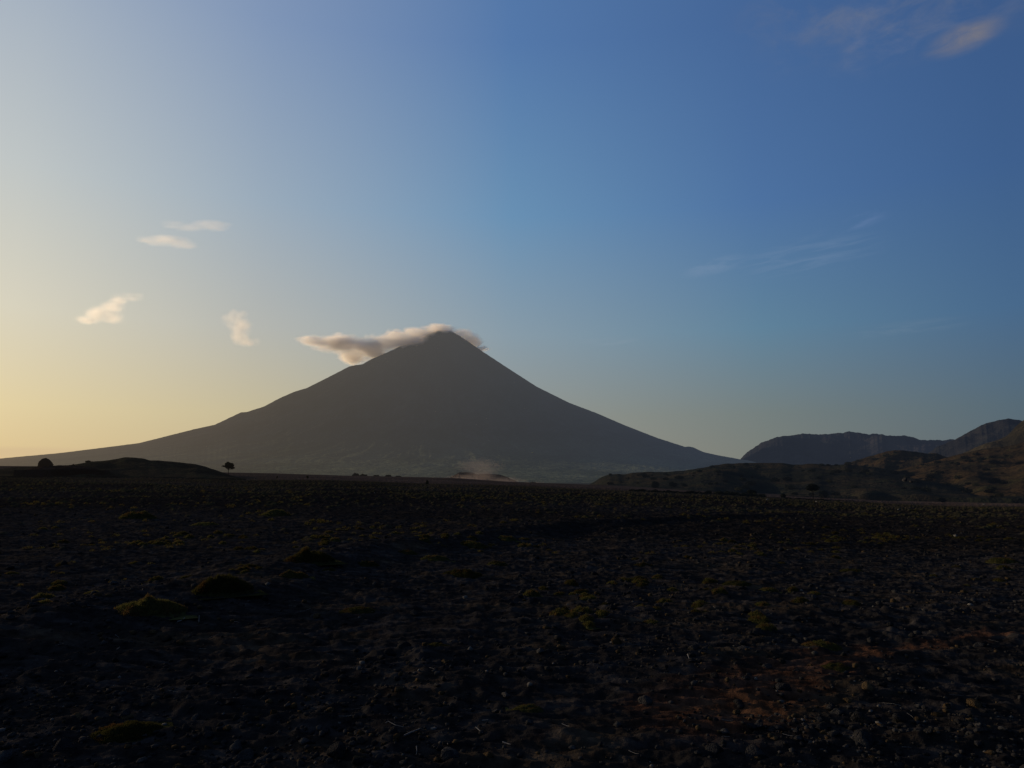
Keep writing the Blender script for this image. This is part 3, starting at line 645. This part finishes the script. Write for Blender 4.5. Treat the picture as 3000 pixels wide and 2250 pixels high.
def tree(name, base, h, lobes, nleaf, lsize, label, cat, lm=M_leaf, seed=1, trunk_r=.03):
    e = bpy.data.objects.new(name, None); C.objects.link(e); e.location = base; tag(e, label, cat)
    lo = [(tuple(c_ * h for c_ in c), tuple(c_ * h for c_ in rr)) for c, rr in lobes]
    put('crown', leaves(lo, nleaf, lsize * h, seed), lm, parent=e)
    V, F = [], []; fork = Vector((.01 * h, 0, .34 * h)); r_ = random.Random(seed)
    segs = [([Vector((0, 0, -.3)), Vector((.015 * h, 0, .15 * h)), fork], trunk_r * h, trunk_r * h * .75)]
    for c, rr in lo:
        c = Vector(c); mid = fork.lerp(c, .5) + Vector((0, 0, -.03 * h)); segs.append(([fork, mid, c], trunk_r * h * .55, trunk_r * h * .15))
        for _ in range(3):
            d_ = Vector((r_.uniform(-1, 1) * rr[0], r_.uniform(-1, 1) * rr[1], r_.uniform(-.2, .9) * rr[2])); segs.append(([mid, c + d_ * .9], trunk_r * h * .25, trunk_r * h * .06))
    for p_, a_, b_ in segs:
        v_, f_ = tube(p_, a_, b_); F += [tuple(k + len(V) for k in q) for q in f_]; V += v_
    put('trunk', mesh_np('trunk', V, F), M_bark, parent=e); return e
def on(grid, u, v):
    """point where the line of sight of the photo meets the terrain or one of the hills"""
    best = ground_hit(u, v, False); a, tn = azt(u, v)
    for gx, gy, gz in grid:
        A0 = np.arctan2(gx[:, 0], gy[:, 0])
        if not (A0[0] < a < A0[-1]): continue
        i = int(np.argmin(np.abs(A0 - a))); rr = np.hypot(gx[i], gy[i]); k = (gz[i] - CAM_Z) / rr >= tn
        if k.any():
            j = int(np.argmax(k))
            if rr[j] < math.hypot(best.x, best.y) or best.z < float(gz[i][j]) - 5: best = Vector((gx[i][j], gy[i][j], gz[i][j]))
    return best
def sized(p, px): return px / F_PX * p.y
G_ALL = [g1, g2, g3, g4, g5]
p = at(668, 1391, 235); 
tree('acacia_tree', p, sized(p, 40), [((-.06, 0, .78), (.20, .25, .17)), ((.14, .05, .70), (.26, .25, .17)), ((-.22, 0, .62), (.26, .2, .07)), ((.02, 0, .52), (.22, .25, .10)), ((.28, 0, .50), (.18, .2, .12)), ((.05, 0, .62), (.3, .3, .15))], 2600, .035,
     'lone dark acacia tree standing at the right end of the left mound', 'tree', seed=3, trunk_r=.03)
p = on(G_ALL, 2382, 1462)
tree('acacia_tree', p, sized(p, 44), [((-.15, 0, .72), (.3, .3, .15)), ((.2, 0, .75), (.3, .3, .17)), ((0, 0, .88), (.3, .3, .12)), ((0, 0, .62), (.4, .3, .1))], 2200, .035, 'dark flat topped tree at the foot of the right hills', 'tree', seed=5)
def bush(u, v, wpx, hpx, label, lm=M_leaf, seed=0, depth=None, group=None, name='bush', nleaf=900):
    p = at(u, v, depth) if depth else on(G_ALL, u, v); w_, h_ = sized(p, wpx) / 2, sized(p, hpx); r_ = random.Random(seed)
    lo = [((r_.uniform(-.45, .45) * w_, r_.uniform(-.3, .3) * w_, h_ * r_.uniform(.25, .6)), (w_ * r_.uniform(.4, .65), w_ * r_.uniform(.4, .6), h_ * r_.uniform(.3, .42))) for _ in range(5)]
    e = bpy.data.objects.new(name, None); C.objects.link(e); e.location = p; tag(e, label, 'bush', group)
    put('crown', leaves(lo, nleaf, .10 * min(w_ * 2, h_ * 1.5), seed), lm, parent=e)
    V, F = [], []
    for c, rr in lo:
        v_, f_ = tube([Vector((0, 0, -.2)), Vector(c) * .6, Vector(c)], h_ * .05, h_ * .015, 5); F += [tuple(k + len(V) for k in q) for q in f_]; V += v_
    put('stem', mesh_np('stem', V, F), M_bark, parent=e); return e
bush(2417, 1459, 36, 22, 'broad dark bush just right of the flat topped tree', seed=11)
bush(1925, 1430, 34, 22, 'dark bush, the left one of two at the left foot of the green hill', seed=12)
bush(1972, 1428, 24, 18, 'dark bush, the right one of two at the left foot of the green hill', seed=13)
bush(2205, 1450, 34, 16, 'dark bush on the bank left of the pale rock and red soil', seed=14)
bush(2292, 1458, 22, 12, 'small dark bush on the reddish bank', seed=15)
bush(2075, 1446, 24, 10, 'low dark bush at the right end of the left bank', seed=16)
bush(2760, 1472, 26, 14, 'dark bush right of the dust puff below the hills', seed=17)
bush(1560, 1420, 26, 10, 'low bush at the right foot of the dusty mound', M_leafr, seed=18, depth=560)
for i, (u, v, w_, h_, la) in enumerate([(1042, 1399, 26, 13, 'round bush, leftmost on the far reddish bank'), (1066, 1399, 24, 12, 'round bush, second from left on the far reddish bank'), (1103, 1400, 22, 9, 'low bush, third from left on the far reddish bank'), (1136, 1401, 24, 11, 'round bush, fourth from left on the far reddish bank'), (1168, 1402, 26, 9, 'flat bush, rightmost on the far reddish bank')]):
    bush(u, v, w_, h_, la, M_leafr, seed=30 + i, depth=470)
bush(1251, 1420, 12, 15, 'small black bush standing alone left of the dust plume', seed=41, depth=205)
bush(901, 1401, 7, 9, 'tiny black shrub on the brown band, the right one of two', seed=42, depth=260)
bush(812, 1402, 6, 10, 'tiny dark shrub on the brown band, the left one of two', seed=43, depth=260)
bush(215, 1366, 12, 7, 'small shrub on the reddish bank left of the mound', seed=44, depth=236)
bush(262, 1357, 26, 9, 'dark low bush at the left end of the mound crest', seed=45, depth=262)
# hedges along the bank
for i, (u0, u1, v0, v1, h_, la) in enumerate([(1855, 2085, 1441, 1450, 11, 'long dark strip of brush below the left foot of the green hill'), (2100, 2235, 1449, 1458, 13, 'dark strip of brush left of the red soil'), (2300, 2560, 1464, 1478, 9, 'low dark strip of brush below the flat topped tree')]):
    r_ = random.Random(80 + i); D_ = 214.; c0 = at((u0 + u1) / 2, (v0 + v1) / 2, D_); lo = []
    for k in range(26):
        f_ = (k + r_.uniform(-.3, .3)) / 25; q = at(u0 + (u1 - u0) * f_, v0 + (v1 - v0) * f_, D_) - c0; hh_ = h_ / F_PX * D_ * r_.uniform(.5, 1.0)
        lo.append(((q.x, q.y + r_.uniform(-2, 2), q.z + hh_ * .4), (1.0, 1.0, hh_ * .55)))
    o = put('brush_strip', leaves(lo, 5200, .18, 80 + i), M_leaf, c0); tag(o, la, 'brush')
# shrubs dotted over the hills
shr = [leaves([((0, 0, .45), (.9, .9, .5)), ((.4, .2, .3), (.6, .6, .35))], 260, .16, 90 + i) for i in range(4)]
for m_ in shr: m_.materials.append(M_leaf)
cnt = 0
for gi, (gx, gy, gz), num, sz in ((0, g1, 30, 3.2), (1, g2, 130, 2.6), (2, g3, 110, 2.4)):
    na_, nr_ = gx.shape; nfr = int(nr_ * .72)
    for _ in range(num):
        i, j = random.randrange(8, na_ - 8), int(nfr * random.random() ** .8); 
        j = min(j, nfr - 1)
        p = Vector((gx[i, j], gy[i, j], gz[i, j])); 
        if abs(math.atan2(p.x, p.y)) > R(36) or p.z < float(height(p.x, p.y, False)): continue
        o = bpy.data.objects.new('hillside_shrub', random.choice(shr)); C.objects.link(o); o.location = p; s = sz * random.uniform(.5, 1.3); o.scale = (s * 1.3, s * 1.3, s); o.rotation_euler = (0, 0, random.uniform(0, 6.28))
        tag(o, 'dark round shrub dotted on the slope of the right hills', 'shrub', 'dark shrubs dotted over the right hills')

# boulder on the far left and pale rocks ---------------------------------
M_bo = simple_mat('reddish_boulder', (.016, .009, .008), (.028, .017, .014), 1.2, bd=.3, haze=9000.)
bm = bmesh.new(); bmesh.ops.create_icosphere(bm, subdivisions=5, radius=1)
for v in bm.verts:
    q = v.co.copy(); zt = 1 - .62 * max(0, (q.x - .05)) ** 1.2 if q.x > .05 else 1.0
    v.co = Vector((math.copysign(abs(q.x) ** .85, q.x), q.y, q.z * zt)); v.co.x *= 1 + .22 * max(0, -q.z); v.co.x += .12 * max(0, q.x) * (q.z < .2); v.co *= 1 + .10 * mnoise.noise(q * 2) + .07 * mnoise.noise(q * 5) - .06 * max(0, 1 - abs(q.x + .15) * 6) * (q.z > 0)
me = bpy.data.meshes.new('boulder'); bm.to_mesh(me); bm.free(); me.polygons.foreach_set('use_smooth', [True] * len(me.polygons))
D_ = 238.; p = at(133, 1362, D_); o = put('boulder', me, M_bo, p); o.scale = (18.5 / F_PX * D_, 16 / F_PX * D_, 20 / F_PX * D_); tag(o, 'big dark reddish boulder alone on the skyline at far left', 'boulder')
def pale(u, v, px, label, m_=3, z=.7):
    p = on(G_ALL, u, v); s = sized(p, px) / 2; me = rock_mesh(int(u), 3, .8); o = put('rock', me, M_st[m_], (p.x, p.y - s * .5, p.z + s * .4)); o.scale = (s, s, s * z); tag(o, label, 'rock')
pale(2249, 1466, 11, 'white rock on the reddish soil below the green hill', 3)
pale(2391, 1471, 7, 'small white rock below the flat topped tree', 3); pale(2401, 1471, 5, 'tiny white rock right beside the one below the flat topped tree', 3)
pale(2632, 1495, 11, 'white rock on the plain in front of the dust puff', 3); pale(2882, 1479, 7, 'white rock on the track at the right', 3)
pale(2650, 1410, 16, 'grey outcrop of rock on the right hillside', 2, 1.2); pale(2668, 1413, 12, 'smaller grey outcrop beside the larger one on the right hillside', 2); pale(2440, 1428, 8, 'small grey rock on the green hill above the flat topped tree', 2)
pale(1382, 1424, 6, 'tiny pale rock in front of the dust plume', 2, 2.0); pale(2030, 1394, 9, 'small pale rock high on the left end of the green hill', 2)

# ------------------------------------------------------------------ render settings
S.render.engine = 'CYCLES'
S.cycles.use_denoising = True; S.cycles.volume_bounces = 6; S.cycles.max_bounces = 8; S.cycles.diffuse_bounces = 2; S.cycles.volume_max_steps = 512
S.view_settings.view_transform = 'Standard'; S.view_settings.look = 'None'; S.view_settings.exposure = 0; S.view_settings.gamma = 1
